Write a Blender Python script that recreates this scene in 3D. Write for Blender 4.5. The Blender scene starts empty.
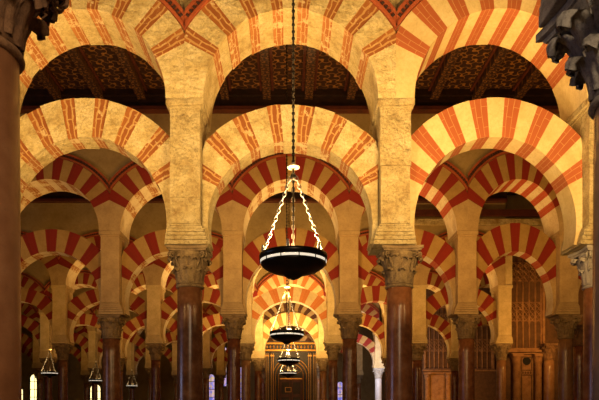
import bpy, math, random
from math import pi, sin, cos, sqrt, radians, atan2
random.seed(7)
SC = bpy.context.scene
COL = SC.collection
EYE = 1.60
F = 600.0            # focal length in pixels
VX, VY = 288.0, 411.0

# ------------------------------------------------------------ materials
def new_mat(name):
    m = bpy.data.materials.new(name); m.use_nodes = True
    nt = m.node_tree
    return m, nt, nt.nodes['Principled BSDF']
def N(nt, t, **kw):
    n = nt.nodes.new(t)
    for k, v in kw.items():
        if k in n.inputs: n.inputs[k].default_value = v
        else: setattr(n, k, v)
    return n
def L(nt, a, b): nt.links.new(a, b)
def ramp(nt, fac, stops):
    r = nt.nodes.new('ShaderNodeValToRGB')
    el = r.color_ramp.elements
    while len(el) < len(stops): el.new(0.5)
    for e, (p, c) in zip(el, stops):
        e.position = p; e.color = (*c, 1) if len(c) == 3 else c
    L(nt, fac, r.inputs[0]); return r.outputs[0]
def mix(nt, fac, a, b):
    m = nt.nodes.new('ShaderNodeMix'); m.data_type = 'RGBA'
    for v, i in ((fac, 0), (a, 6), (b, 7)):
        if hasattr(v, 'is_linked') or hasattr(v, 'links'): L(nt, v, m.inputs[i])
        else: m.inputs[i].default_value = v if i == 0 else (*v, 1)
    return m.outputs[2]
def objcoord(nt, uv=False):
    t = nt.nodes.new('ShaderNodeTexCoord')
    return t.outputs['UV' if uv else 'Object']
def noise(nt, vec, scale, detail=6, rough=0.6):
    n = N(nt, 'ShaderNodeTexNoise'); n.inputs['Scale'].default_value = scale
    n.inputs['Detail'].default_value = detail; n.inputs['Roughness'].default_value = rough
    L(nt, vec, n.inputs['Vector']); return n.outputs[0]
def bump(nt, bs, h, strength, dist=0.02, prev=None):
    b = N(nt, 'ShaderNodeBump'); b.inputs['Strength'].default_value = strength
    b.inputs['Distance'].default_value = dist
    L(nt, h, b.inputs['Height'])
    if prev: L(nt, prev, b.inputs['Normal'])
    L(nt, b.outputs[0], bs.inputs['Normal']); return b.outputs[0]

def stone(name, c1, c2, c3, rough=0.85, bs_=0.6, scale=2.2, bd=0.03):
    m, nt, bs = new_mat(name)
    v = objcoord(nt)
    n = noise(nt, v, scale, 8, .65)
    n2 = noise(nt, v, scale*9, 5, .7)
    c = ramp(nt, n, [(.32, c3), (.48, c1), (.66, c2)])
    c = mix(nt, ramp(nt, n2, [(.48, (0, 0, 0)), (.68, (.6, .6, .6))]), c, c3)
    n3 = N(nt, 'ShaderNodeTexNoise'); n3.inputs['Scale'].default_value = scale*1.6; n3.inputs['Detail'].default_value = 9
    n3.inputs['Roughness'].default_value = .72; L(nt, v, n3.inputs['Vector'])
    crack = ramp(nt, n3.outputs[0], [(.488, (0, 0, 0)), (.497, (1, 1, 1)), (.503, (1, 1, 1)), (.512, (0, 0, 0))])
    ck = N(nt, 'ShaderNodeMath', operation='MULTIPLY'); L(nt, crack, ck.inputs[0]); ck.inputs[1].default_value = min(.55, bs_*.55)
    c = mix(nt, ck.outputs[0], c, tuple(x*.45 for x in c3))
    L(nt, c, bs.inputs['Base Color']); bs.inputs['Roughness'].default_value = rough
    b1 = bump(nt, bs, noise(nt, v, scale*3, 8, .7), bs_, bd)
    vo = N(nt, 'ShaderNodeTexVoronoi', Scale=scale*2.6); L(nt, v, vo.inputs['Vector'])
    bump(nt, bs, vo.outputs[0], bs_*.3, bd*.8, b1)
    return m

def brickred(name, red, red2, mortar, wear, wearcol, mfac=.02, rough=.85, bs_=.5):
    """voussoirs of thin bricks: mortar joints run along the radius (UV), plaster left over in patches"""
    m, nt, bs = new_mat(name)
    uv = objcoord(nt, True); ob = objcoord(nt)
    br = N(nt, 'ShaderNodeTexBrick')
    br.inputs['Scale'].default_value = 1.0
    br.inputs['Brick Width'].default_value = .30; br.inputs['Row Height'].default_value = .068
    br.inputs['Mortar Size'].default_value = mfac*.35; br.inputs['Mortar Smooth'].default_value = .2
    br.inputs['Color1'].default_value = (*red, 1); br.inputs['Color2'].default_value = (*red2, 1)
    br.inputs['Mortar'].default_value = (*mortar, 1)
    if wear < .65:
        dn = N(nt, 'ShaderNodeVectorMath', operation='ADD'); nz = N(nt, 'ShaderNodeTexNoise'); nz.inputs['Scale'].default_value = 7; nz.inputs['Detail'].default_value = 5
        sc_ = N(nt, 'ShaderNodeVectorMath', operation='SCALE'); sc_.inputs['Scale'].default_value = .055
        L(nt, ob, nz.inputs['Vector']); L(nt, nz.outputs[1], sc_.inputs[0]); L(nt, uv, dn.inputs[0]); L(nt, sc_.outputs[0], dn.inputs[1])
        L(nt, dn.outputs[0], br.inputs['Vector'])
    else: L(nt, uv, br.inputs['Vector'])
    c = mix(nt, ramp(nt, noise(nt, ob, 5, 6), [(.4, (0, 0, 0)), (.75, (.5, .5, .5))]), br.outputs[0], red2)
    w = ramp(nt, noise(nt, ob, 4.5, 9, .72), [(wear, (0, 0, 0)), (wear+.05, (1, 1, 1))])
    c = mix(nt, w, c, wearcol)
    L(nt, c, bs.inputs['Base Color']); bs.inputs['Roughness'].default_value = rough
    b1 = bump(nt, bs, br.outputs[1], -.35, .01)
    bump(nt, bs, noise(nt, ob, 9, 7, .7), bs_, .02, b1)
    return m

def marble(name, c1, c2, c3, rough=.22, scale=5.0):
    m, nt, bs = new_mat(name)
    v = objcoord(nt)
    n = noise(nt, v, scale, 9, .7)
    n2 = noise(nt, v, scale*8, 6, .7)
    c = ramp(nt, n, [(.3, c1), (.5, c2), (.7, c3)])
    c = mix(nt, ramp(nt, n2, [(.5, (0, 0, 0)), (.7, (.6, .6, .6))]), c, c1)
    L(nt, c, bs.inputs['Base Color']); bs.inputs['Roughness'].default_value = rough
    bump(nt, bs, noise(nt, v, 30, 5), .05, .01)
    return m

def plain(name, c, rough=.5, metal=0, emit=None, es=0):
    m, nt, bs = new_mat(name)
    v = objcoord(nt)
    cc = mix(nt, ramp(nt, noise(nt, v, 8), [(.3, (0, 0, 0)), (.8, (.5, .5, .5))]), c, tuple(x*.7 for x in c))
    L(nt, cc, bs.inputs['Base Color'])
    bs.inputs['Roughness'].default_value = rough; bs.inputs['Metallic'].default_value = metal
    if emit:
        bs.inputs['Emission Color'].default_value = (*emit, 1); bs.inputs['Emission Strength'].default_value = es
    return m

M = {}
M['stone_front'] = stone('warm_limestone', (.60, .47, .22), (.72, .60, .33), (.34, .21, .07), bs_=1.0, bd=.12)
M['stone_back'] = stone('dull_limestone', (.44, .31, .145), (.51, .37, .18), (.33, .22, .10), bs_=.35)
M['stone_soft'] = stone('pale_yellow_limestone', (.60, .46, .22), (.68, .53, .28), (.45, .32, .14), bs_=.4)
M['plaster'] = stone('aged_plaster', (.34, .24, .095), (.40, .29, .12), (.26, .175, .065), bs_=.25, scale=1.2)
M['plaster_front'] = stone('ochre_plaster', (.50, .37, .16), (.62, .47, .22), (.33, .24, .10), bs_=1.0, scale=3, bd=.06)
M['capital'] = stone('weathered_capital_stone', (.26, .175, .085), (.38, .27, .13), (.11, .07, .035), bs_=.6, scale=6)
M['capital_dark'] = stone('brown_capital_stone', (.20, .10, .045), (.30, .16, .07), (.09, .045, .02), bs_=.5, scale=7)
M['capital_grey'] = stone('grey_capital_stone', (.30, .28, .25), (.42, .40, .36), (.12, .11, .10), bs_=.6, scale=7)
M['capital_pale'] = stone('pale_capital_stone', (.45, .40, .33), (.55, .50, .42), (.30, .25, .2), bs_=.4, scale=6)
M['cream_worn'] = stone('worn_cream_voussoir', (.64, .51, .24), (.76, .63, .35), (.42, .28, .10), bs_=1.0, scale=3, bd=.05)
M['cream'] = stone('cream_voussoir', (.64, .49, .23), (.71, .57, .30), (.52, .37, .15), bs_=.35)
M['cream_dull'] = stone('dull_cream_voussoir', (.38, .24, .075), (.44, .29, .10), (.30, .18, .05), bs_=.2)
M['soffit_pale'] = stone('pale_soffit_plaster', (.78, .66, .42), (.85, .74, .5), (.6, .42, .2), bs_=.4)
M['brick_worn'] = brickred('worn_orange_brick', (.24, .07, .014), (.34, .12, .025), (.52, .31, .11), .57, (.62, .46, .23), .03, bs_=.7)
M['brick_soffit'] = brickred('patchy_brick_soffit', (.36, .12, .03), (.44, .18, .05), (.6, .42, .2), .53, (.68, .52, .28), .02, bs_=.7)
M['soffit_patchy'] = brickred('patchy_faded_soffit', (.38, .13, .03), (.46, .2, .06), (.6, .42, .2), .50, (.74, .60, .34), .02, bs_=.7)
M['brick_paint'] = brickred('painted_orange_brick', (.34, .085, .024), (.39, .11, .034), (.52, .27, .11), .70, (.62, .42, .2), .010, bs_=.2)
M['crimson'] = brickred('crimson_voussoir', (.23, .012, .003), (.18, .010, .003), (.26, .03, .008), .9, (.3, .1, .05), .006, bs_=.15)
M['crimson_soffit'] = brickred('crimson_soffit', (.42, .06, .02), (.48, .09, .03), (.5, .25, .12), .68, (.7, .5, .3), .006, bs_=.2)
M['brick_deep'] = brickred('deep_orange_voussoir', (.50, .15, .03), (.56, .19, .05), (.6, .3, .1), .8, (.5, .3, .1), .006, bs_=.15)
M['umber'] = brickred('umber_voussoir', (.10, .045, .025), (.14, .06, .03), (.2, .1, .05), .9, (.2, .1, .05), .006, bs_=.15)
M['mould_red'] = stone('red_brown_moulding', (.34, .07, .02), (.42, .10, .03), (.22, .045, .015), bs_=.3, scale=5)
M['mould_dark'] = stone('dark_umber_moulding', (.13, .03, .014), (.18, .045, .02), (.08, .02, .01), bs_=.2, scale=5)
M['dentil'] = plain('dark_dentil_paint', (.045, .016, .010), .8)
M['marble_red'] = marble('red_brown_marble', (.10, .038, .016), (.22, .09, .038), (.38, .19, .09), .26)
M['marble_brown'] = marble('mottled_brown_marble', (.17, .07, .03), (.26, .115, .05), (.34, .17, .08), .3)
M['marble_deep'] = marble('deep_red_marble', (.09, .028, .014), (.18, .06, .027), (.29, .12, .055), .26)
M['marble_ochre'] = marble('ochre_marble', (.22, .10, .045), (.32, .16, .07), (.40, .22, .11), .25)
M['marble_grey'] = marble('grey_veined_marble', (.13, .10, .10), (.22, .16, .14), (.32, .2, .14), .18)
M['marble_orange'] = marble('orange_red_marble', (.17, .06, .025), (.34, .13, .05), (.48, .22, .10), .26)
M['marble_white'] = marble('white_marble', (.62, .60, .60), (.7, .68, .68), (.8, .78, .78), .4)
M['iron'] = plain('black_iron', (.012, .010, .009), .32, .6)
M['chain'] = plain('pale_chain', (.38, .36, .33), .5, .2)
M['chain_dark'] = plain('dark_chain', (.035, .026, .018), .45, .7)
M['disc'] = plain('white_enamel', (.85, .78, .62), .4)
M['glow'] = plain('lit_glass_ring', (.9, .8, .65), .3, 0, (1, .88, .68), 1.1)
M['wood'] = stone('dark_carved_wood', (.018, .006, .003), (.030, .011, .005), (.008, .003, .002), .45, .4, 6)
M['wood_red'] = stone('dark_red_wood', (.085, .018, .009), (.12, .028, .012), (.045, .012, .008), .5, .3, 4)
M['gold'] = plain('gilt_trim', (.62, .30, .05), .35, .5)
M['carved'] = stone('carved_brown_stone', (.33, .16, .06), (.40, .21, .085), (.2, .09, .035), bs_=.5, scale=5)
M['carved_dark'] = stone('recessed_brown_stone', (.12, .055, .022), (.16, .075, .03), (.07, .033, .014), bs_=.4, scale=5)  # dark wall stone; behind the ribs its darker colour also carries recess shade
M['void'] = plain('black_opening', (.01, .008, .006), .9)  # flat disc on the slab, the shade inside the hole put into its colour
M['floor'] = marble('floor_marble', (.25, .18, .13), (.33, .25, .18), (.4, .31, .24), .3, 1.2)

def mat_ceiling(name, base, gold, k, thr):
    m, nt, bs = new_mat(name)
    v = objcoord(nt)
    sep = N(nt, 'ShaderNodeSeparateXYZ')
    dn = N(nt, 'ShaderNodeVectorMath', operation='ADD'); nz = N(nt, 'ShaderNodeTexNoise'); nz.inputs['Scale'].default_value = 2.5
    sc_ = N(nt, 'ShaderNodeVectorMath', operation='SCALE'); sc_.inputs['Scale'].default_value = .10
    L(nt, v, nz.inputs['Vector']); L(nt, nz.outputs[1], sc_.inputs[0]); L(nt, v, dn.inputs[0]); L(nt, sc_.outputs[0], dn.inputs[1])
    L(nt, dn.outputs[0], sep.inputs[0])
    def mt(op, a, b=None, c=None):
        q = N(nt, 'ShaderNodeMath', operation=op)
        for i, w_ in enumerate((a, b, c)):
            if w_ is None: continue
            if isinstance(w_, (int, float)): q.inputs[i].default_value = w_
            else: L(nt, w_, q.inputs[i])
        return q.outputs[0]
    x, y = sep.outputs[0], sep.outputs[1]
    p1 = mt('MULTIPLY', mt('SINE', mt('MULTIPLY', x, k)), mt('SINE', mt('MULTIPLY', y, k)))
    p2 = mt('MULTIPLY', mt('COSINE', mt('MULTIPLY', mt('ADD', x, y), k*1.5)), mt('COSINE', mt('MULTIPLY', mt('SUBTRACT', x, y), k*1.5)))
    t = mt('ABSOLUTE', mt('ADD', p1, mt('MULTIPLY', p2, .8)))
    ln = ramp(nt, t, [(thr, (1, 1, 1)), (thr*1.6, (0, 0, 0))])
    c = mix(nt, ln, base, gold)
    c = mix(nt, ramp(nt, noise(nt, v, 3), [(.42, (0, 0, 0)), (.7, (.7, .7, .7))]), c, base)
    L(nt, c, bs.inputs['Base Color']); bs.inputs['Roughness'].default_value = .6
    bump(nt, bs, ln, .5, .02)
    return m
M['ceil'] = mat_ceiling('carved_ceiling_panel', (.026, .007, .003), (.26, .115, .025), 12.0, .16)
M['beam'] = mat_ceiling('painted_ceiling_beam', (.022, .006, .003), (.18, .075, .018), 22, .2)

def mat_stained():
    m, nt, bs = new_mat('blue_stained_glass')
    v = objcoord(nt)
    vo = N(nt, 'ShaderNodeTexVoronoi', Scale=5.0); L(nt, v, vo.inputs['Vector'])
    c = ramp(nt, vo.outputs[1], [(.0, (.16, .2, .9)), (.35, (.45, .4, 1)), (.6, (.9, .55, .8)), (.85, (1, .7, .4))])
    L(nt, c, bs.inputs['Emission Color']); bs.inputs['Emission Strength'].default_value = 1.0
    bs.inputs['Base Color'].default_value = (.05, .05, .1, 1)
    return m
M['stained'] = mat_stained()
M['lit_pane'] = plain('lit_yellow_pane', (.6, .5, .3), .4, 0, (1, .80, .36), 3.0)

# ------------------------------------------------------------ mesh builder
class MB:
    def __init__(s): s.v = []; s.f = []; s.m = []; s.uv = []; s.sm = []; s.mats = []
    def mi(s, key):
        if key not in s.mats: s.mats.append(key)
        return s.mats.index(key)
    def face(s, pts, key, uv=None, smooth=False):
        b = len(s.v); s.v += [tuple(p) for p in pts]
        s.f.append(tuple(range(b, b+len(pts)))); s.m.append(s.mi(key))
        s.uv.append(uv or [(p[0], p[2]) for p in pts]); s.sm.append(smooth)
    def mesh_add(s, vs, fs, key, smooth=False):
        b = len(s.v); s.v += [tuple(p) for p in vs]; k = s.mi(key)
        for f in fs:
            s.f.append(tuple(b+i for i in f)); s.m.append(k)
            s.uv.append([(vs[i][0], vs[i][2]) for i in f]); s.sm.append(smooth)
    def box(s, x0, x1, y0, y1, z0, z1, key):
        v = [(x0, y0, z0), (x1, y0, z0), (x1, y1, z0), (x0, y1, z0), (x0, y0, z1), (x1, y0, z1), (x1, y1, z1), (x0, y1, z1)]
        s.mesh_add(v, [(0, 3, 2, 1), (4, 5, 6, 7), (0, 1, 5, 4), (1, 2, 6, 5), (2, 3, 7, 6), (3, 0, 4, 7)], key)
    def lathe(s, prof, key, n=32, cx=0, cy=0, smooth=True, caps=True):
        vs = []; fs = []
        for r, z in prof:
            for i in range(n):
                a = 2*pi*i/n; vs.append((cx+r*cos(a), cy+r*sin(a), z))
        for j in range(len(prof)-1):
            for i in range(n):
                k = (i+1) % n
                fs.append((j*n+i, j*n+k, (j+1)*n+k, (j+1)*n+i))
        if caps:
            fs.append(tuple(range(n-1, -1, -1))); fs.append(tuple((len(prof)-1)*n+i for i in range(n)))
        s.mesh_add(vs, fs, key, smooth)
    def tube(s, pts, r, key, n=8, closed=False, smooth=True):
        from mathutils import Vector
        P = [Vector(p) for p in pts]; vs = []; fs = []
        R = r if isinstance(r, (list, tuple)) else [r]*len(P)
        m = len(P)
        for i, p in enumerate(P):
            if closed: t = P[(i+1) % m]-P[i-1]
            else: t = P[min(i+1, m-1)]-P[max(i-1, 0)]
            t.normalize()
            up = Vector((0, 0, 1)) if abs(t.z) < .9 else Vector((0, 1, 0))
            a = t.cross(up).normalized(); b = t.cross(a)
            for k in range(n):
                q = p+(a*cos(2*pi*k/n)+b*sin(2*pi*k/n))*R[i]; vs.append(tuple(q))
        for i in range(m if closed else m-1):
            j = (i+1) % m
            for k in range(n):
                l = (k+1) % n
                fs.append((i*n+k, j*n+k, j*n+l, i*n+l))
        if not closed:
            fs.append(tuple(range(n))); fs.append(tuple((m-1)*n+k for k in range(n-1, -1, -1)))
        s.mesh_add(vs, fs, key, smooth)
    def data(s, name):
        me = bpy.data.meshes.new(name); me.from_pydata(s.v, [], s.f)
        for k in s.mats: me.materials.append(M[k])
        uvl = me.uv_layers.new(name='UVMap')
        for p, mi, uv, sm in zip(me.polygons, s.m, s.uv, s.sm):
            p.material_index = mi; p.use_smooth = sm
            for li, u in zip(p.loop_indices, uv): uvl.data[li].uv = u
        me.update(); return me
    def build(s, name, parent=None, bevel=0):
        o = bpy.data.objects.new(name, s.data(name)); COL.objects.link(o)
        if parent: o.parent = parent
        if bevel:
            b = o.modifiers.new('bevel', 'BEVEL'); b.width = bevel; b.segments = 2; b.limit_method = 'ANGLE'
        return o

def empty(name, loc=(0, 0, 0), rz=0):
    o = bpy.data.objects.new(name, None); COL.objects.link(o)
    o.location = loc; o.rotation_euler = (0, 0, rz); o.empty_display_size = .2
    return o
def tag(o, label, cat, group=None):
    o['label'] = label; o['category'] = cat
    if group: o['group'] = group
    return o
def struct(o): o['kind'] = 'structure'; return o
def copy_tree(o, parent=None):
    c = o.copy(); COL.objects.link(c)
    if parent: c.parent = parent
    for ch in list(o.children): copy_tree(ch, c)
    return c

# ------------------------------------------------------------ geometry of the arcade
SPR_LOW, SPR_UP = EYE+2.56, EYE+4.75     # top of capital, spring of the upper arches
CROWN_LOW, CROWN_UP = EYE+4.20, EYE+6.11
CEIL = EYE+8.35
PH = .28                                  # half width of a pier

def segs(red, cream, base, frac, n=8, step=17.0, end=None):
    """angles (deg) of stripes; creams between reds, plain stone below"""
    out = []; c0 = 90-step*(n-1)/2; w = step*frac/2
    lo = c0-w
    out.append((end if end is not None else 0, lo, base))
    for i in range(n):
        c = c0+step*i
        j1 = random.uniform(-.8, .8) if frac < .45 else random.uniform(-.25, .25)
        out.append((c-w+j1, c+w+j1, red))
        if i < n-1: out.append((c+w+j1, c+step-w, cream))
    out.append((180-lo, 180-(end if end is not None else 0), base))
    # close gaps created by the jitter
    fixed = []; a = out[0][0]
    for s0, s1, k in out:
        fixed.append((a, s1, k)); a = s1
    return fixed

def ring(mb, r, R, clip, zs, y0, y1, sg, sofmap, jit=.004, zmin=None):
    """arch ring in x-z about (0,0); z scaled by zs; outer edge clipped at |x|<=clip"""
    for (a0, a1, key) in sg:
        if a1-a0 < .2: continue
        n = max(2, int((a1-a0)/3.5))
        dy = random.uniform(-jit, jit); dr = random.uniform(-jit, jit)*1.4; dR = random.uniform(-jit, jit)*.8
        A = [radians(a0+(a1-a0)*i/n) for i in range(n+1)]
        def pt(rad, a, y): return (rad*cos(a), y, rad*sin(a)*zs)
        def Ro(a):
            q = R+dR
            if abs(cos(a)) > 1e-6: q = min(q, clip/abs(cos(a)))
            return max(q, r+dr+.004)
        sk = sofmap.get(key, key)
        for i in range(n):
            p, q = A[i], A[i+1]
            u0 = (p-A[0])*r; u1 = (q-A[0])*r; ri = r+dr
            ro0, ro1 = Ro(p), Ro(q)
            uvf = [(0, u0), (0, u1), (ro1-ri, u1), (ro0-ri, u0)]
            mb.face([pt(ri, p, y0+dy), pt(ri, q, y0+dy), pt(ro1, q, y0+dy), pt(ro0, p, y0+dy)], key, uvf)
            mb.face([pt(ri, q, y1-dy), pt(ri, p, y1-dy), pt(ro0, p, y1-dy), pt(ro1, q, y1-dy)], key, [(0, u1), (0, u0), (ro0-ri, u0), (ro1-ri, u1)])
            mb.face([pt(ri, q, y0+dy), pt(ri, p, y0+dy), pt(ri, p, y1-dy), pt(ri, q, y1-dy)], sk, [(0, u1), (0, u0), (y1-y0, u0), (y1-y0, u1)])
            mb.face([pt(ro0, p, y0+dy), pt(ro1, q, y0+dy), pt(ro1, q, y1-dy), pt(ro0, p, y1-dy)], key, [(0, u0), (0, u1), (.4, u1), (.4, u0)])
        for a in (A[0], A[-1]):
            P = [pt(r+dr, a, y0+dy), pt(Ro(a), a, y0+dy), pt(Ro(a), a, y1-dy), pt(r+dr, a, y1-dy)]
            mb.face(P if a == A[0] else P[::-1], key)

STY = {
 'worn':    dict(red='brick_worn', cream='cream_worn', base='cream_worn', frac=.43, sof={'brick_worn': 'brick_soffit'}, jit=.010),
 'paint':   dict(red='brick_paint', cream='cream', base='cream', frac=.50, sof={}, jit=.003),
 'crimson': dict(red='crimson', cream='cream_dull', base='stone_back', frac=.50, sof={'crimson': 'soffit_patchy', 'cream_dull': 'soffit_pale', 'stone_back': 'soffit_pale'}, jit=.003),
 'crimson2': dict(red='crimson', cream='cream_dull', base='stone_back', frac=.50, sof={'crimson': 'crimson_soffit', 'cream_dull': 'soffit_pale', 'stone_back': 'soffit_pale'}, jit=.003),
 'deep':    dict(red='brick_deep', cream='cream', base='stone_soft', frac=.50, sof={'brick_deep': 'soffit_pale', 'cream': 'soffit_pale', 'stone_soft': 'soffit_pale'}, jit=.003),
 'umber':   dict(red='umber', cream='cream', base='stone_soft', frac=.50, sof={}, jit=.003),
}
LOOK = {'worn': 'worn brick and cream striped', 'paint': 'crisp orange and cream painted', 'crimson': 'crimson and buff striped',
        'crimson2': 'crimson and buff striped', 'deep': 'brightly lit orange and cream striped', 'umber': 'dark umber and cream striped'}

def upper_arch(x0, x1, y, style, low_detail=False):
    half = (x1-x0)/2; r = half-PH; zs = (CROWN_UP-SPR_UP)/r
    S = STY[style]; R = r+.55
    root = empty('upper_arch', ((x0+x1)/2, y, SPR_UP))
    mb = MB(); ring(mb, r, R, half, zs, -.45, .45, segs(S['red'], S['cream'], S['base'], S['frac']), S['sof'], S['jit'])
    mb.build('voussoir_ring', root)
    # moulding that follows the extrados: two fillets and a row of dentils between them
    mb = MB()
    mk = 'mould_red' if style in ('worn', 'paint') else 'mould_dark'
    def strip(mb, ra, rb, k, pr):
        am = math.acos(min(1, (half-.002)/ra)); n = 40
        for i in range(n):
            p = am+(pi-2*am)*i/n; q = am+(pi-2*am)*(i+1)/n
            def cl(rad, a, yy):
                x = rad*cos(a); x = max(-half, min(half, x)); return (x, yy, rad*sin(a)*zs)
            for sgn in (-1,):
                yy = -pr
                mb.face([cl(ra, p, yy), cl(ra, q, yy), cl(rb, q, yy), cl(rb, p, yy)], k)
                mb.face([cl(ra, q, yy), cl(ra, p, yy), cl(ra, p, -.40), cl(ra, q, -.40)], k)
                mb.face([cl(rb, p, yy), cl(rb, q, yy), cl(rb, q, -.40), cl(rb, p, -.40)], k)
    for (ra, rb, k, pr) in ((R+.012, R+.055, 'mould_red', .49), (R+.12, R+.165, 'mould_red', .50))+(((R+.055, R+.12, mk, .462),) if low_detail else ()): strip(mb, ra, rb, k, pr)
    mb.build('moulding', root)
    if not low_detail:
        mb = MB(); strip(mb, R+.055, R+.12, mk, .464); rm = R+.088; am = math.acos(min(1, (half-.03)/rm)); nd = 46
        for i in range(nd):
            a = am+(pi-2*am)*(i+.5)/nd
            ca, sa = cos(a), sin(a)*zs
            w, h = .017, .026
            tx, tz = -sin(a), cos(a)*zs
            P = []
            for (u, v) in ((-w, -h), (w, -h), (w, h), (-w, h)):
                P.append((rm*ca+u*tx+v*cos(a), rm*sa+u*tz+v*sin(a)*zs))
            v8 = [(p[0], -.487, p[1]) for p in P]+[(p[0], -.463, p[1]) for p in P]
            mb.mesh_add(v8, [(0, 1, 2, 3), (7, 6, 5, 4), (0, 4, 5, 1), (1, 5, 6, 2), (2, 6, 7, 3), (3, 7, 4, 0)], 'dentil')
        mb.build('dentil_course', root)
    return root

def lower_arch(x0, x1, y, style, ph=.25, dz=0):
    half = (x1-x0)/2; r = half-.33; zc0 = CROWN_LOW-1.28; zs = (1.28+dz)/r
    S = STY[style]; R = r+.57
    end = -math.degrees(math.asin((zc0-SPR_LOW-.05)/1.28))
    root = empty('lower_arch', ((x0+x1)/2, y, zc0))
    mb = MB(); ring(mb, r, R, half-ph-.002, zs, -.21, .21, segs(S['red'], S['cream'], S['base'], S['frac'], *((8, 17) if style in ('worn', 'paint') else (7, 20)), end=end), S['sof'], S['jit'])
    mb.build('voussoir_ring', root)
    return root

def spandrel(mb, x0, x1, y, key, above):
    half = (x1-x0)/2; r = half-PH; zs = (CROWN_UP-SPR_UP)/r; R = r+.552; cx = (x0+x1)/2; n = 36
    def zb(x): return SPR_UP+sqrt(max(0, R*R-x*x))*zs
    for i in range(n):
        a = -half+2*half*i/n; b = -half+2*half*(i+1)/n
        for yy, fl in ((y-.42, 0), (y+.42, 1)):
            P = [(cx+a, yy, zb(a)), (cx+b, yy, zb(b)), (cx+b, yy, CEIL), (cx+a, yy, CEIL)]
            mb.face(P if not fl else P[::-1], key)
        mb.face([(cx+a, y-.42, zb(a)), (cx+a, y+.42, zb(a)), (cx+b, y+.42, zb(b)), (cx+b, y-.42, zb(b))], key)

def rough_block(mb, hx, hy, z0, z1, key, courses, amp):
    """stone pier of ashlar courses with slightly uneven faces"""
    z = z0; k = 0
    hs = [random.uniform(.85, 1.15) for _ in range(courses)]; t = sum(hs)
    for h in hs:
        zz = z+(z1-z0)*h/t
        d = random.uniform(-amp, amp)
        nx, nz = 6, 6
        g = .004
        # four faces as small grids with jitter
        def grid(fn, flip):
            V = []; Fc = []
            for j in range(nz+1):
                for i in range(nx+1):
                    u = i/nx*2-1; v = (z+g)+(zz-z-2*g)*j/nz
                    e = (0 if (i in (0, nx) or j in (0, nz)) else random.uniform(-amp, amp)*.8)
                    V.append(fn(u, v, e))
            for j in range(nz):
                for i in range(nx):
                    a = j*(nx+1)+i
                    f = (a, a+1, a+nx+2, a+nx+1)
                    Fc.append(f[::-1] if flip else f)
            mb.mesh_add(V, Fc, key, True)
        X = hx+d; Y = hy+d
        grid(lambda u, v, e: (u*X, -Y-e, v), False)
        grid(lambda u, v, e: (u*X, Y+e, v), True)
        grid(lambda u, v, e: (X+e, u*Y, v), False)
        grid(lambda u, v, e: (-X-e, u*Y, v), True)
        mb.face([(-X, -Y, zz-g), (X, -Y, zz-g), (X, Y, zz-g), (-X, Y, zz-g)], key)
        mb.face([(-X, Y, z+g), (X, Y, z+g), (X, -Y, z+g), (-X, -Y, z+g)], key)
        mb.box(-X+.012, X-.012, -Y+.012, Y-.012, zz-2*g, zz+g, key)
        z = zz

def make_pier(key, courses, amp, ph=.25, hy=.41, top=None):
    root = empty('pier')
    H = (top or SPR_UP)-SPR_LOW
    mb = MB(); rough_block(mb, ph-.006, hy, .30, H-.145, key, courses, amp); mb.build('pier_shaft', root)
    mb = MB()    # stepped footing block over the capital
    for i, (w, a, b) in enumerate(((.325, 0, .07), (.315, .07, .13), (.302, .13, .18), (.285, .18, .23), (.262, .23, .27), (ph, .27, .30))):
        q = min(.40, .345+.02*i); mb.box(-w, w, -q, q, a+.003, b, key)
    mb.build('impost_block', root, .006)
    mb = MB()
    mb.box(-ph-.012, ph+.012, -hy-.02, hy+.02, H-.145, H-.10, key)
    mb.box(-PH-.005, PH+.005, -hy-.045, hy+.045, H-.10, H-.004, key)
    mb.build('upper_impost', root, .008)
    return root

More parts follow.
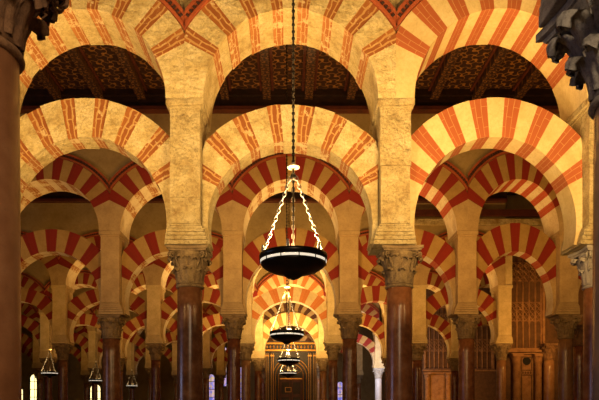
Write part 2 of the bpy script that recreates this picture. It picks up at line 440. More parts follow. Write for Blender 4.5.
# ---- capital
def capital_mesh(h, rb, rt, key, nl, seed, tiers=2, flare=.11, volutes=True, rough=.004, leafw=1.0):
    rnd = random.Random(seed); mb = MB()
    prof = []
    for i in range(13):
        t = i/12; prof.append((rb+(rt-rb)*(t**1.9), h*t))
    mb.lathe(prof, key, 40)
    def bell(z): t = max(0, min(1, z/h)); return rb+(rt-rb)*(t**1.9)
    for tier in range(tiers):
        z0 = h*(.02 if tier == 0 else .06); lh = h*(.48 if tier == 0 else .80)
        if tiers == 1: lh = h*.8
        for k in range(nl):
            a0 = 2*pi*(k+(.5 if tier else 0))/nl+rnd.uniform(-.03, .03)
            ns, nw = 14, 8; V = []; Fc = []
            hh = lh*rnd.uniform(.93, 1.07); fl = flare*rnd.uniform(.8, 1.2)*(.6 if tier == 0 else 1.0)
            for i in range(ns+1):
                s = i/ns
                if s < .74:
                    z = z0+hh*s/.74*.98; out = .018+fl*.30*(s/.74)**3
                else:
                    q = (s-.74)/.26*pi*1.05
                    out = .018+fl*.30+fl*.46*(1-cos(q))*.75; z = z0+hh*.98+fl*.34*sin(q)-fl*.28*(1-cos(q))*.55
                lobes = 1+.20*abs(sin(s*pi*4.2))
                w = (pi*bell(z)/nl)*1.02*leafw*lobes*(1-.55*s**4)
                for j in range(nw+1):
                    u = j/nw*2-1
                    rr = bell(min(z, h))+out-.010*(1-s)-.022*abs(u)**1.5+(.012 if abs(u) < .14 else 0)+(.010 if j % 2 else -.006)*min(1, s*3)+rnd.uniform(-rough, rough)
                    if s < .74: dz = -abs(u)*.012*s
                    else: dz = -abs(u)**2*.03
                    an = a0+u*w/max(rr, .05)
                    V.append((rr*cos(an), rr*sin(an), z+dz))
            for i in range(ns):
                for j in range(nw):
                    a = i*(nw+1)+j; Fc.append((a, a+1, a+nw+2, a+nw+1))
            # back side gives the leaf thickness
            nv = len(V)
            V2 = [(x*(1-.014/max(.05, sqrt(x*x+y*y))), y*(1-.014/max(.05, sqrt(x*x+y*y))), z) for x, y, z in V]
            Fb = [tuple(nv+i for i in f[::-1]) for f in Fc]
            E = []
            for i in range(ns):
                for j in (0, nw):
                    a = i*(nw+1)+j; b = (i+1)*(nw+1)+j
                    E.append((a, b, nv+b, nv+a) if j == 0 else (b, a, nv+a, nv+b))
            for j in range(nw):
                a = ns*(nw+1)+j; E.append((a, a+1, nv+a+1, nv+a)[::-1])
            mb.mesh_add(V+V2, Fc+Fb+E, key, True)
    if volutes:
        for k in range(4):
            a0 = pi/4+k*pi/2
            for sd in (-1, 1):
                pts = []; rad = []
                for i in range(30):
                    t = i/29; q = t*pi*3.1
                    sr = .052*(1-t*.82)*h/.45
                    cr = rt+.075; cz = h*.87
                    px = cr+sr*cos(q+pi*.9)*1.0; pz = cz+sr*sin(q+pi*.9)*-1.0
                    off = sd*.022+sd*.012*t
                    pts.append((px*cos(a0)-off*sin(a0), px*sin(a0)+off*cos(a0), pz)); rad.append(.016*(1-.45*t)*h/.45)
                stem = [((bell(h*.45)+.02)*cos(a0+sd*.25), (bell(h*.45)+.02)*sin(a0+sd*.25), h*.45),
                        ((bell(h*.65)+.04)*cos(a0+sd*.14), (bell(h*.65)+.04)*sin(a0+sd*.14), h*.66)]
                mb.tube(stem+pts, [.012, .016]+rad, key, 6)
    return mb

def make_column(r, shaft_mat, cap_key, zcap0, zcap1, nl=8, seed=1, rt=.25, tiers=2, flare=.085, volutes=True, leafw=1.0):
    """column standing on the floor; shaft, base, neck ring, capital and abacus"""
    root = empty('column')
    mb = MB(); mb.box(-r-.12, r+.12, -r-.12, r+.12, 0, .12, 'stone_back')
    mb.lathe([(r+.10, .12), (r+.12, .15), (r+.11, .19), (r+.05, .21), (r+.05, .24), (r+.07, .27), (r+.05, .30), (r+.01, .31)], 'stone_back', 40)
    mb.build('base', root)
    zt = zcap0-.05; mb = MB(); n = 10
    mb.lathe([(r*(1.03-.07*(i/n)**1.5), .31+(zt-.31)*i/n) for i in range(n+1)], shaft_mat, 56); mb.build('shaft', root)
    mb = MB(); rr = r*.98
    mb.lathe([(rr*.97, zt), (rr+.012, zt+.004), (rr+.024, zt+.02), (rr+.018, zt+.038), (rr+.002, zt+.05)], cap_key, 48); mb.build('astragal', root)
    hc = zcap1-zcap0-.075
    o = capital_mesh(hc, r*.99, rt, cap_key, nl, seed, tiers, flare, volutes, leafw=leafw).build('capital', root)
    o.location = (0, 0, zcap0)
    mb = MB(); A = rt+.045; n = 10; pts = []
    for k in range(4):
        a = pi/4+k*pi/2; c0 = (A*sqrt(2)*cos(a), A*sqrt(2)*sin(a)); a2 = a+pi/2; c1 = (A*sqrt(2)*cos(a2), A*sqrt(2)*sin(a2))
        for i in range(n):
            t = i/n; x = c0[0]+(c1[0]-c0[0])*t; y = c0[1]+(c1[1]-c0[1])*t
            d = 1-.14*sin(pi*t); pts.append((x*d, y*d))
    vs = []; fs = []; m = len(pts)
    lv = [(.90, zcap1-.075), (.93, zcap1-.05), (1.0, zcap1-.045), (1.0, zcap1-.002)]
    for s_, z in lv: vs += [(x*s_, y*s_, z) for x, y in pts]
    for j in range(3):
        for i in range(m): k = (i+1) % m; fs.append((j*m+i, j*m+k, (j+1)*m+k, (j+1)*m+i))
    fs.append(tuple(range(m-1, -1, -1))); fs.append(tuple(3*m+i for i in range(m)))
    mb.mesh_add(vs, fs, cap_key); mb.build('abacus', root)
    return root

# ------------------------------------------------------------ rows
def X(px, y): return (px-VX)*y/F
ROWS = [
 dict(y=3.05, xs=[-1.58, 1.775], name='nearest row', arches=False),
 dict(y=9.55, xs=[-7.97, -4.77, -1.57, 1.64, 4.82, 8.02], cs=[-8.0, -4.85, -1.56, 1.77, 4.92, 8.1], name='front arcade'),
 dict(y=16.25, xs=[-11.2, -7.95, -4.70, -1.465, 1.61, 4.73, 7.42, 10.6], cs=[-11.2, -8.0, -4.78, -1.46, 1.67, 4.83, 7.52, 10.7], name='second arcade'),
 dict(y=23.05, xs=[-15.6, -12.1, -8.65, -5.08, -1.62, 1.73, 4.96, 8.19], name='third arcade'),
 dict(y=29.30, xs=[-15.2, -11.7, -8.25, -4.85, -1.46, 1.71, 4.92, 8.15, 11.4], name='fourth arcade'),
 dict(y=36.00, xs=[-18.2, -14.9, -11.6, -8.2, -4.9, -1.6, 1.75, 5.42], name='fifth arcade'),
 dict(y=42.60, xs=[-20.8, -17.6, -14.3, -11.1, -7.9, -4.75, -1.6, 1.7, 5.0], name='sixth arcade'),
]
ORD = ['', 'second ', 'third ', 'fourth ', 'fifth ', 'sixth ', 'seventh ']
def colpos(xs, i):
    neg = [x for x in xs if x < 0]; k = i-len(neg)
    if k < 0:
        k = -k-1; return (ORD[k]+'to the left of centre') if k == 0 else ORD[k]+'from centre on the left'
    return (ORD[k]+'to the right of centre') if k == 0 else ORD[k]+'from centre on the right'
def baypos(xs, i):
    neg = len([x for x in xs if x < 0]); k = i-(neg-1)
    if k == 0: return 'central bay'
    s = 'left' if k < 0 else 'right'; k = abs(k)
    return 'first bay %s of centre' % s if k == 1 else '%sbay %s of centre' % (ORD[k-1], s)

COLCFG = {  # (row, index): (radius, shaft material, look, capital key, look, zcap0, nl, seed)
 (1, 0): ('marble_deep', 'capital'), (1, 1): ('marble_red', 'capital'), (1, 2): ('marble_red', 'capital'), (1, 3): ('marble_orange', 'capital'), (1, 4): ('marble_orange', 'capital_pale'), (1, 5): ('marble_deep', 'capital'),
}
MN = {'marble_red': 'reddish brown', 'marble_deep': 'deep red', 'marble_ochre': 'ochre', 'marble_grey': 'grey veined', 'marble_orange': 'orange red', 'marble_white': 'white'}
CN = {'capital': 'weathered leafy capital', 'capital_dark': 'dark brown leafy capital', 'capital_grey': 'grey leafy capital', 'capital_pale': 'pale leafy capital'}
protoC = {}; protoP = {}
def column_at(x, y, r, sm, ck, seed, label, zc0=EYE+1.99, group=None, zc1=SPR_LOW, **kw):
    key = (round(r, 3), sm, ck, seed, zc0, tuple(sorted(kw.items())))
    if key not in protoC: c = protoC[key] = make_column(r, sm, ck, zc0, zc1, seed=seed, **kw)
    else: c = copy_tree(protoC[key])
    c.location = (x, y, 0); c.rotation_euler = (0, 0, random.choice([0, pi/2, pi, -pi/2]))
    tag(c, label, 'column', group); return c

for ri, R_ in enumerate(ROWS):
    y, xs, nm = R_['y'], R_['xs'], R_['name']
    if ri == 0:
        column_at(xs[0], y, .205, 'marble_brown', 'capital_dark', 11, 'huge dark brown column at the left edge of the view with a brown leafy capital', EYE+1.84, zc1=EYE+2.42, rt=.34, flare=.15, nl=10)
        column_at(xs[1], y, .205, 'marble_grey', 'capital_grey', 12, 'nearest column at the right edge with a large dark grey leafy capital', EYE+1.60, zc1=EYE+2.14, rt=.32, flare=.145, nl=10)
    else:
        for i, x in enumerate(R_.get('cs', xs)):
            if ri == 1: sm, ck = COLCFG[(1, i)]; r = .205; seed = i+1
            elif ri == 2: sm, ck = ['marble_deep', 'marble_red', 'marble_red', 'marble_deep', 'marble_red', 'marble_orange', 'marble_ochre', 'marble_deep'][i], 'capital'; r = [.2, .2, .24, .18, .2, .215, .19, .2][i]; seed = 5
            elif ri == 5 and i == 7: sm, ck, r, seed = 'marble_white', 'capital_pale', .2, 6
            else: sm, ck = [('marble_deep', 'capital'), ('marble_red', 'capital'), ('marble_ochre', 'capital')][(i*2+ri) % 3]; r = .18; seed = 6
            column_at(x, y, r, sm, ck, seed, flare=.085, label='%s marble column with %s, %s, %s' % (MN[sm], CN[ck], nm, colpos(xs, i)), rt=.275)
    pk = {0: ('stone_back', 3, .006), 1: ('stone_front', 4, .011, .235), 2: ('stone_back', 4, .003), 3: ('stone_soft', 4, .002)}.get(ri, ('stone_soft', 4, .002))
    for i, x in enumerate(xs):
        if ri == 0 and i == 1: p = make_pier('capital_grey', 3, .006); p.scale = (1.15, .9, 1)
        elif pk not in protoP: p = protoP[pk] = make_pier(*pk)
        elif ri == 1: p = make_pier(*pk)
        else: p = copy_tree(protoP[pk])
        p.location = (x, y, SPR_LOW); p.rotation_euler = (0, 0, 0)
        if ri == 0: p.location.z = EYE+(2.42 if i == 0 else 2.14); p['label'] = 'stone pier above the nearest column at the %s edge' % ('left' if i == 0 else 'right'); p['category'] = 'pier'; continue
        look = {1: 'rough yellow limestone', 2: 'smooth brown stone', 3: 'yellowish stone'}.get(ri, 'pale')
        tag(p, '%s pier on its column, %s, %s' % (look, nm, colpos(xs, i)), 'pier')
    if ri == 0: continue
    wall = MB()
    for i in range(len(xs)-1):
        x0, x1 = xs[i], xs[i+1]
        bp = baypos(xs, i)
        c = (x0+x1)/2
        if ri == 1: st = 'paint' if c > 2 else 'worn'
        elif ri == 2: st = 'crimson' if c < 2 else 'crimson2'
        elif ri == 3: st = 'deep' if abs(c) < 1 else 'crimson' if c < 0 else 'crimson2'
        elif ri == 4: st = 'deep' if abs(c) < 1 else 'crimson'
        elif ri == 5: st = 'umber' if abs(c) < 1 else 'crimson'
        else: st = 'crimson'
        a = upper_arch(x0, x1, y, st, ri > 3)
        tag(a, '%s upper arch, %s, %s' % (LOOK[st], nm, bp), 'arch')
        a = lower_arch(x0, x1, y, st, .235 if ri == 1 else .25, (.0 if abs(c) < 1 else .07) if ri == 1 else .07 if ri == 2 else 0)
        tag(a, '%s lower horseshoe arch, %s, %s' % (LOOK[st], nm, bp), 'arch')
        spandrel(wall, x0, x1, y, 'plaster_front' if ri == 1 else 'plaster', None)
    side = ['', 'front', 'second', 'third', 'fourth', 'fifth', 'sixth'][ri]
    struct(wall.build('wall_'+side))
    mb = MB()      # wall plate of dark timber below the ceiling
    xa, xb = xs[0], xs[-1]
    mb.box(xa, xb, y-.60, y-.425, EYE+7.88, EYE+8.20, 'wood'); mb.box(xa, xb, y-.66, y-.425, EYE+7.84, EYE+7.93, 'wood_red')
    mb.box(xa, xb, y-.70, y-.425, EYE+8.20, EYE+8.345, 'wood')
    struct(mb.build('trim_%d' % ri))

# extra shaft against the right-hand wall
column_at(8.75, 18.0, .18, 'marble_deep', 'capital_dark', 6, 'dark red column standing just behind the right end of the second arcade', rt=.245)

# ------------------------------------------------------------ shell
mb = MB(); mb.box(-28, 15, -4, 49, -.1, 0, 'floor'); struct(mb.build('floor'))
mb = MB(); mb.box(-28, 15, 2.6, 49, CEIL, CEIL+.15, 'ceil'); struct(mb.build('ceiling'))
# painted beams crossing the first nave
BX = [-.55+1.09*k for k in range(-6, 9)]
cnt = {}
items = []
for bx in BX:
    px = VX+bx*F/15.5
    bay = 'left' if px < 188 else 'central' if px < 397 else 'right'
    items.append((bx, bay)); cnt[bay] = cnt.get(bay, 0)
pr = None
for bx, bay in items:
    cnt[bay] += 1
    if pr is None:
        pr = empty('ceiling_beam')
        mb = MB(); mb.box(-.105, .105, 10.0, 15.80, CEIL-.22, CEIL-.003, 'beam'); o = mb.build('beam_timber', pr, .01)
        mb = MB()
        for sx in (-1, 1): mb.box(sx*.15-.03, sx*.15+.03, 10.0, 15.80, CEIL-.06, CEIL-.003, 'wood_red')
        mb.build('edge_moulding', pr)
        b = pr
    else: b = copy_tree(pr)
    b.location = (bx, 0, 0)
    tag(b, 'dark painted ceiling beam seen through the %s upper arch, %s from its left' % (bay, ['first', 'second', 'third', 'fourth', 'fifth', 'sixth', 'seventh', 'eighth'][cnt[bay]-1]), 'beam', 'ceiling beams of the first nave')

# far and side walls
mb = MB(); mb.box(-28, 7.4, 48.4, 48.8, 0, CEIL, 'plaster'); struct(mb.build('wall_back'))
mb = MB(); mb.box(-28.2, -28, -4, 49, 0, CEIL, 'plaster'); struct(mb.build('wall_left'))
WY = 23.25
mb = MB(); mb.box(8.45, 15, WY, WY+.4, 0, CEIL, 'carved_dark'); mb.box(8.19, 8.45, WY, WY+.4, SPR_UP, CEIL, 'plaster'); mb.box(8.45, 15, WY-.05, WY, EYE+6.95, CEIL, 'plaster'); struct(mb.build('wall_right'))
mb = MB(); mb.box(3.2, 14, 22.50, 22.62, EYE+7.33, EYE+7.56, 'wood_red'); mb.box(3.2, 14, 22.54, 22.62, EYE+7.0, EYE+7.22, 'stone_front'); struct(mb.build('trim_7'))
cr = empty('corbel_cornice', (X(528, 22.9), 22.62, EYE+6.62))
mb = MB(); mb.box(-2.1, 2.4, 0, .60, .22, .36, 'stone_back'); mb.build('cornice_slab', cr)
for k in range(15):
    mb = MB(); mb.box(-.08, .08, .12, .6, .05, .22, 'stone_back'); mb.box(-.05, .05, .26, .6, -.06, .05, 'stone_back'); o = mb.build('corbel', cr, .012); o.location = (-1.95+.3*k, 0, 0)
tag(cr, 'pale corbelled stone cornice above the carved panel on the right', 'cornice')
ps = empty('wall_pier', (8.19, 23.05, SPR_UP)); mb = MB(); mb.box(-.005, .27, -.42, .19, .002, EYE+6.5-SPR_UP, 'stone_soft'); mb.build('pier_shaft', ps)
tag(ps, 'short upper pier where the third arcade meets the carved right wall', 'pier')
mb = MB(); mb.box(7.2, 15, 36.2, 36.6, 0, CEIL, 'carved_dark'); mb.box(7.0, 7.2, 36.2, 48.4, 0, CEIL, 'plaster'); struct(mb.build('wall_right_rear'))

# ------------------------------------------------------------ carved stone wall panels
def carved_panel(name, x0, x1, z0, z1, y, nrib, label):
    root = empty(name, ((x0+x1)/2, y, z0)); W = (x1-x0)/2; H = z1-z0
    mb = MB(); mb.box(-W, W, -.04, 0, 0, H, 'carved_dark'); mb.build('back_slab', root)
    mb = MB()
    mb.box(-W-.10, -W, -.16, 0, 0, H, 'carved'); mb.box(W, W+.10, -.16, 0, 0, H, 'carved')
    mb.box(-W-.10, W+.10, -.18, 0, H, H+.15, 'carved'); mb.box(-W-.16, W+.16, -.22, 0, H+.15, H+.24, 'carved'); mb.build('frame', root, .01)
    mb = MB(); mb.box(-W-.18, W+.18, -.26, 0, -.16, -.07, 'carved'); mb.box(-W-.12, W+.12, -.18, 0, -.07, 0, 'carved'); mb.build('sill_moulding', root, .01)
    s = 2*W/nrib
    bands = [(.30*H, .48*H), (.72*H, .90*H)]
    for k in range(nrib+1):
        mb = MB(); cx = -W+s*k
        if k in (0, nrib): cx += .02*(1 if k == 0 else -1)
        mb.tube([(cx, -.055, 0), (cx, -.055, H)], .036, 'carved', 8); mb.build('rib', root)
    for (b0, b1) in bands:
        mb = MB()
        mb.box(-W, W, -.07, -.04, b0-.03, b0, 'carved'); mb.box(-W, W, -.07, -.04, b1, b1+.03, 'carved')
        rows = 3; hh = (b1-b0)/rows
        for i in range(rows):
            for k in range(nrib):
                cx = -W+s*(k+.5); cz = b0+hh*(i+.5); a = s*.42; b = hh*.46
                P = [(cx-a, -.075, cz), (cx, -.075, cz-b), (cx+a, -.075, cz), (cx, -.075, cz+b)]
                mb.tube(P, .032, 'carved', 6, closed=True, smooth=False)
                mb.lathe([(.012, cz-.02), (.028, cz), (.012, cz+.02)], 'carved', 8, cx, -.07)
        mb.build('lattice_band', root)
    # small blind arches that close each rib field
    mb = MB()
    for zt in (.30*H, .72*H, H):
        for k in range(nrib):
            cx = -W+s*(k+.5); r = s*.45
            mb.tube([(cx+r*cos(pi*i/8), -.055, zt-r-.04+r*sin(pi*i/8)) for i in range(9)], .014, 'carved', 6)
    mb.build('blind_arches', root)
    tag(root, label, 'wall panel'); return root

carved_panel('carved_wall_panel', X(510, WY), X(541, WY), EYE+2.42, EYE+6.1, WY, 5, 'tall carved stone wall panel with ribs and diamond lattice on the right')
carved_panel('carved_wall_panel', X(425, 36.2), X(452, 36.2), EYE+2.55, EYE+6.2, 36.2, 6, 'distant carved stone panel behind the third arcade on the right')
carved_panel('carved_wall_panel', X(462, 36.2), X(492, 36.2), EYE+2.55, EYE+6.2, 36.2, 6, 'distant carved stone panel between second-arcade column and tall lattice panel')

# stone doorway with a round opening below the panel
def stone_niche(cx, w, y, label, hole=True, ztop=EYE+2.18):
    root = empty('stone_niche', (cx, y, 0))
    for sx in (-1, 1):
        mb = MB(); mb.lathe([(.17, 0), (.17, .2), (.14, .22), (.135, ztop-.35), (.16, ztop-.33), (.15, ztop-.28), (.19, ztop-.1)], 'carved', 24, sx*(w/2+.16), -.12)
        mb.box(sx*(w/2+.16)-.21, sx*(w/2+.16)+.21, -.34, -.001, ztop-.1, ztop, 'carved'); mb.build('pilaster', root)
    mb = MB(); mb.box(-w/2-.40, w/2+.40, -.30, -.002, ztop+.003, ztop+.05, 'carved'); mb.build('lintel', root, .01)
    mb = MB(); mb.box(-w/2, w/2, -.05, -.002, 0, ztop, 'carved')
    mb.box(-w/2+.04, -w/2+.08, -.08, -.05, .2, ztop-.08, 'carved_dark'); mb.box(w/2-.08, w/2-.04, -.08, -.05, .2, ztop-.08, 'carved_dark')
    mb.box(-w/2+.04, w/2-.04, -.08, -.05, ztop-.12, ztop-.08, 'carved_dark'); mb.build('infill_slab', root)
    if hole:
        mb = MB(); zc = EYE+1.93-.0; r = .155; n = 28
        V = [(r*cos(2*pi*i/n), -.056, zc+r*sin(2*pi*i/n)) for i in range(n)]+[(r*cos(2*pi*i/n), -.05, zc+r*sin(2*pi*i/n)) for i in range(n)]
        mb.mesh_add(V, [tuple(range(n-1, -1, -1))]+[(i, (i+1) % n, n+(i+1) % n, n+i) for i in range(n)], 'void'); o = mb.build('round_opening', root); o['label'] = 'black round opening'
        mb = MB(); mb.tube([((r+.02)*cos(2*pi*i/n), -.06, zc+(r+.02)*sin(2*pi*i/n)) for i in range(n)], .02, 'carved', 6, closed=True); mb.build('round_moulding', root)
        mb = MB(); mb.box(-.2, .2, -.07, -.05, EYE+1.36, EYE+1.60, 'carved_dark')
        for i in range(4): mb.tube([(-.15+.1*i+.05*cos(2*pi*k/10), -.075, EYE+1.48+.07*sin(2*pi*k/10)) for k in range(10)], .012, 'carved', 6, closed=True)
        mb.build('carved_plaque', root)
    tag(root, label, 'niche'); return root
stone_niche(X(526, WY), .52, WY, 'stone niche with round black opening and carved plaque between pilasters')
stone_niche(X(437, 36.2), .95, 36.2, 'distant plain stone doorcase low on the wall right of the front arcade column', False, EYE+2.3)

for px, rr, lab in ((549, .20, 'ochre engaged column against the brown wall beside the carved panel'),):
    column_at(X(px, WY-.35), WY-.35, .2, 'marble_ochre', 'capital_dark', 6, lab, rt=.245)

# ------------------------------------------------------------ gilded wooden portal at the end of the central aisle
def portal():
    y = 30.3; cx = X(291, y); root = empty('wooden_portal', (cx, y, 0)); W = 1.30; H = EYE+3.50
    mb = MB(); mb.box(-W, W, .0, .18, 0, H-.5, 'wood'); mb.build('back_boards', root)
    mb = MB(); mb.box(-W-.04, W+.04, -.30, .18, H-.5, H-.42, 'gold'); mb.box(-W, W, -.24, .18, H-.42, H-.16, 'wood'); mb.box(-W-.06, W+.06, -.34, .18, H-.16, H-.08, 'gold'); mb.box(-W-.03, W+.03, -.28, .18, H-.08, H, 'wood')
    for k in range(15):
        x = -W+.1+k*(2*W-.2)/14; mb.lathe([(.02, H-.37), (.05, H-.29), (.02, H-.21)], 'gold', 8, x, -.25)
    mb.build('cornice', root, .008)
    for sx in (-1, 1):
        for k, px in enumerate((W-.10, W-.36)):
            mb = MB(); mb.box(sx*px-.075, sx*px+.075, -.14, 0, 0, H-.5, 'wood')
            for q in (-.05, .05): mb.box(sx*px+q-.008, sx*px+q+.008, -.15, -.14, .3, H-.6, 'gold')
            mb.box(sx*px-.09, sx*px+.09, -.17, 0, H-.75, H-.68, 'gold')
            mb.build('pilaster', root)
    for k, r in enumerate((.92, .78, .62)):
        zc = EYE+1.75; mb = MB()
        pts = [(r*cos(pi*i/20), -.05, zc+r*sin(pi*i/20)) for i in range(21)]
        pts = [(r, -.05, .1)]+pts+[(-r, -.05, .1)]
        mb.tube(pts, .022, 'gold', 6); mb.build('arch_moulding', root)
    for sx in (-1, 1):
        mb = MB(); x0, x1 = sorted((sx*.02, sx*.56)); mb.box(x0, x1, -.05, 0, .05, EYE+1.6, 'wood_red')
        for (a, b) in ((.4, 1.3), (1.5, 2.3), (2.45, 3.05)):
            mb.box(x0+.08, x1-.08, -.07, -.05, a, b, 'wood')
        mb.build('door_leaf', root)
    mb = MB(); n = 12
    mb.box(-.56, .56, -.03, 0, EYE+1.6, EYE+1.66, 'gold')
    for k in range(1, 6):
        a = pi*k/6; mb.tube([(0, -.03, EYE+1.72), (.58*cos(a), -.03, EYE+1.72+.58*sin(a))], .012, 'gold', 6)
    mb.build('fan_tracery', root)
    mb = MB(); mb.box(-.30, .02, -.09, -.07, EYE+.95, EYE+1.2, 'gold'); mb.box(-.27, -.01, -.095, -.09, EYE+.98, EYE+1.17, 'wood'); mb.build('framed_notice', root)
    tag(root, 'dark wooden portal with gilt cornice and arches closing the central aisle', 'portal')
portal()

# ------------------------------------------------------------ chandeliers
def chain_mesh(mb, p, q, key, link=.062, wr=.0065, w=.017):
    from mathutils import Vector
    P = Vector(p); Q = Vector(q); d = Q-P; Ln = d.length; d.normalize(); n = max(2, int(Ln/(link*.78)))
    side = d.cross(Vector((0, 1, 0)) if abs(d.y) < .9 else Vector((1, 0, 0))).normalized(); oth = d.cross(side)
    for i in range(n):
        c = P+d*(Ln*(i+.5)/n); s = side if i % 2 else oth
        pts = []
        for k in range(10):
            a = 2*pi*k/10; pts.append(tuple(c+d*(link*.5*cos(a))+s*(w*sin(a))))
        mb.tube(pts, wr, key, 5, closed=True)
def make_lamp():
    root = empty('chandelier'); R = .37
    mb = MB(); mb.lathe([(.02, -.172), (.06, -.168), (.09, -.148), (.11, -.130), (.19, -.112), (.27, -.083), (.33, -.048), (.355, -.02), (.36, .0), (.345, .0), (.32, -.045), (.26, -.08), (.12, -.12), (.02, -.13)], 'iron', 64, caps=False)
    mb.build('bowl', root)
    mb = MB(); mb.lathe([(.0001, -.186), (.02, -.184), (.03, -.176), (.02, -.168)], 'iron', 20); mb.build('finial', root)
    mb = MB(); mb.lathe([(.352, .0), (.366, .008), (.366, .024), (.352, .029)], 'glow', 64, caps=False); o = mb.build('glass_ring', root); o['label'] = 'glowing pale glass ring'
    mb = MB(); mb.lathe([(.350, .030), (R+.002, .030), (R+.006, .08), (R, .095), (.345, .095), (.345, .03)], 'iron', 64, caps=False)
    for k in range(12):
        a = 2*pi*(k+.3)/12; c, s = cos(a), sin(a)
        mb.tube([(.368*c, .368*s, -.02), (.370*c, .370*s, .04)], .006, 'iron', 5)
    mb.build('rim_band', root)
    for k in range(3):
        a = radians((205, 335, 90)[k]); top = (.03*cos(a), .03*sin(a), .95); bot = ((R-.03)*cos(a), (R-.03)*sin(a), .115)
        mb = MB(); chain_mesh(mb, bot, top, 'chain' if k < 2 else 'chain_dark'); mb.tube([(bot[0], bot[1], .08), (bot[0], bot[1], .13)], .010, 'chain', 6); mb.build('chain', root)  # rear chain takes the dark colour in place of being shaded
    for k in range(6):
        a = radians(60*k+20); mb = MB(); mb.lathe([(.012, .095), (.018, .11), (.012, .16), (.008, .17)], 'chain', 10, (R-.02)*cos(a), (R-.02)*sin(a)); mb.build('candle_cup', root)
    mb = MB(); mb.lathe([(.012, 1.035), (.035, 1.04), (.068, 1.05), (.070, 1.058), (.05, 1.07), (.02, 1.095), (.008, 1.11)], 'disc', 32); mb.build('canopy_disc', root)
    mb = MB(); mb.lathe([(.01, .91), (.03, .93), (.035, .95), (.025, .98), (.01, 1.0)], 'chain_dark', 16)
    mb.tube([(0, 0, -.12), (0, 0, 1.04)], .009, 'chain_dark', 6)
    mb.build('central_rod', root)
    mb = MB(); top = CEIL-(EYE+1.68)
    z = 1.10
    mb.tube([(0, 0, z), (0, 0, top-.002)], .011, 'chain_dark', 6)
    while z < top-.05:
        mb.lathe([(.010, z), (.019, z+.014), (.019, z+.03), (.010, z+.044)], 'chain_dark', 8, smooth=True); z += .075
    mb.build('suspension_chain', root)
    return root
lamps = [(293.3, 6.6), (286.8, 13.0), (289, 19.6), (288, 26.2), (50, 26.2), (96, 32.6), (132, 39.2)]
names = ['large black iron chandelier hanging nearest in the central aisle', 'second chandelier down the central aisle, seen below the largest one',
         'small third chandelier of the central line in front of the dark portal', 'smallest lowest chandelier of the central line before the portal',
         'distant hanging lamp at far left beside a dark capital', 'distant hanging lamp left of the second-arcade column', 'distant hanging lamp just right of the second-arcade column on the left']
lp = make_lamp(); LPOS = []
for i, ((px, d), nm) in enumerate(zip(lamps, names)):
    o = lp if i == 0 else copy_tree(lp)
    o.location = (X(px, d), d, EYE+1.625); o.rotation_euler = (0, 0, 0 if i == 0 else random.uniform(-.3, .3))
    tag(o, nm, 'chandelier', 'chandeliers'); LPOS.append(o.location.copy())

# ------------------------------------------------------------ windows and lit doors in the far wall
def lit_window(name, px0, px1, zt, zb, y, key, bars, n):
    x0, x1 = X(px0, y), X(px1, y); w = x1-x0
    o = empty('window_%d' % n, ((x0+x1)/2, y, zb)); struct(o)
    h = zt-zb; mb = MB(); k = 12
    P = [(-w/2, -.02, 0), (w/2, -.02, 0)]+[(w/2*cos(pi*i/k), -.02, h-w/2+w/2*sin(pi*i/k)) for i in range(k+1)]
    V = P+[(a, .0, c) for a, b, c in P]; m = len(P)
    mb.mesh_add(V, [tuple(range(m)), tuple(range(2*m-1, m-1, -1))]+[(i, (i+1) % m, m+(i+1) % m, m+i) for i in range(m)], key)
    mb.build('pane', o)
    mb = MB(); mb.tube([(a, -.03, c) for a, b, c in P], .05, 'wood', 6, closed=True)
    for i in range(bars): mb.box(-w/2, w/2, -.06, -.02, h*(i+1)/(bars+1)-.02, h*(i+1)/(bars+1)+.02, 'wood')
    mb.box(-.02, .02, -.06, -.02, 0, h-.02, 'wood'); mb.build('window_frame', o)
WB = 48.38
lit_window('w', 16, 23.5, EYE+1.9, .2, WB, 'lit_pane', 5, 1)
lit_window('w', 30, 40, EYE+3.0, .2, WB, 'lit_pane', 6, 2)
lit_window('w', 90, 101, EYE+2.2, .2, WB, 'lit_pane', 5, 3)
lit_window('w', 207, 215, EYE+3.0, .2, WB, 'stained', 6, 4)
lit_window('w', 221, 227, EYE+5.2, EYE+2, WB, 'stained', 3, 5)
lit_window('w', 239, 245, EYE+3.6, .2, WB, 'stained', 6, 6)
lit_window('w', 337, 343, EYE+2.4, .2, WB, 'stained', 6, 7)

# ------------------------------------------------------------ lights
def area(name, loc, size, power, col, rot=(pi, 0, 0), sy=None):
    l = bpy.data.lights.new(name, 'AREA'); l.energy = power; l.color = col
    l.shape = 'RECTANGLE' if sy else 'DISK'; l.size = size
    if sy: l.size_y = sy
    o = bpy.data.objects.new(name, l); COL.objects.link(o); o.location = loc; o.rotation_euler = rot; return o
WARM2 = (1, .475, .10); WARM = (1, .60, .20); HOT = (1, .65, .25)
# the bowls throw their light up
for i, p in enumerate(LPOS):
    area('bowl_light', (p.x, p.y, p.z+.02), .5, [330, 140, 120, 230, 40, 40, 40][i], HOT)
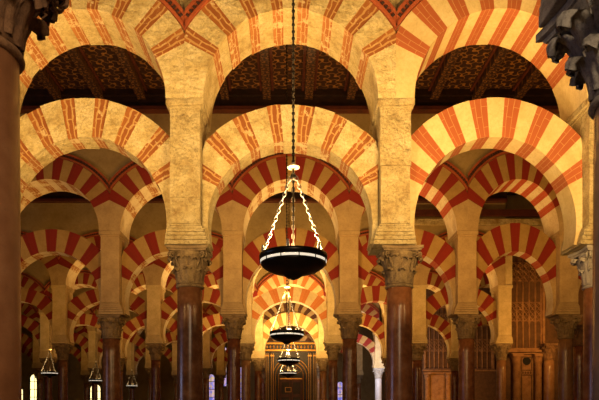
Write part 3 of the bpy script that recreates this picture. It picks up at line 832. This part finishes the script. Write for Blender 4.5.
# floodlights in the bays that wash the arches from below; tilt towards the arcade behind
def flood(x, y, p, tilt=20, z=SPR_LOW-.1, col=WARM, s=.5): area('flood_light', (x, y, z), s, p, col, (pi+radians(-tilt), 0, 0))
for x, p in ((-4.2, 230), (-2.0, 150), (2.0, 240), (4.2, 330)): flood(x, 6.3, p, 22)
for x, p in ((-6.4, 50), (-3.1, 50), (.1, 110), (3.3, 95), (6.2, 110)): flood(x, 12.9, p*1.1, 15, col=WARM2)
for x, p in ((-10, 40), (-6.8, 40), (-3.3, 60), (0.1, 330), (3.4, 80), (6.5, 80)): flood(x, 19.6, p, 15, col=WARM if p > 200 else WARM2)
for x, p in ((-10, 50), (-6.6, 50), (-3.2, 70), (.1, 900), (3.4, 80), (6.6, 50)): flood(x, 26.2, p, 10, col=WARM if p > 200 else WARM2)
for x, p in ((-13, 50), (-6.6, 50), (0, 260), (4, 120)): flood(x, 32.6, p, 0, col=WARM2)
for x, p in ((-13, 60), (-6.6, 60), (0, 200)): flood(x, 39.3, p, 0, col=WARM2)
area('wall_washer', (9.6, 20.2, 3.9), .6, 120, WARM2, (radians(125), 0, 0)); area('wall_washer', (9.2, 33.0, 2.2), .6, 110, WARM2, (radians(110), 0, 0))  # added fills that brighten the carved right-hand walls, not known fixtures
# daylight from the doors of the courtyard on the left
a = area('door_daylight', (-15, 5.2, 2.6), .2, 200, (.55, .62, 1), (0, -pi/2, 0), 4.5)
a.rotation_euler = (0, -pi/2, radians(8))
# added warm fills behind the viewer, brightening the nearest columns and front arcade
area('nave_lamp', (0, -2.5, 5.0), 3.0, 170, (1, .7, .4), (radians(70), 0, 0))
area('nave_lamp', (.6, -.6, 4.6), 1.2, 110, (1, .72, .45), (radians(35), 0, 0))
area('white_bay_light', (4.6, 33.2, 4.2), 1.0, 160, (.95, .9, 1), (radians(100), 0, 0))

w = bpy.data.worlds.new('World'); SC.world = w; w.use_nodes = True
w.node_tree.nodes['Background'].inputs[0].default_value = (.9, .5, .22, 1)
w.node_tree.nodes['Background'].inputs[1].default_value = .03

cam = bpy.data.cameras.new('camera'); co = bpy.data.objects.new('camera', cam); COL.objects.link(co); SC.camera = co
co.location = (0, 0, EYE); co.rotation_euler = (pi/2, 0, 0)
cam.sensor_width = 36; cam.lens = 36*F/599
cam.shift_x = (299.5-VX)/599; cam.shift_y = (VY-200)/599
SC.view_settings.view_transform = 'Standard'; SC.view_settings.look = 'None'
SC.view_settings.gamma = 1; SC.view_settings.exposure = -0.48
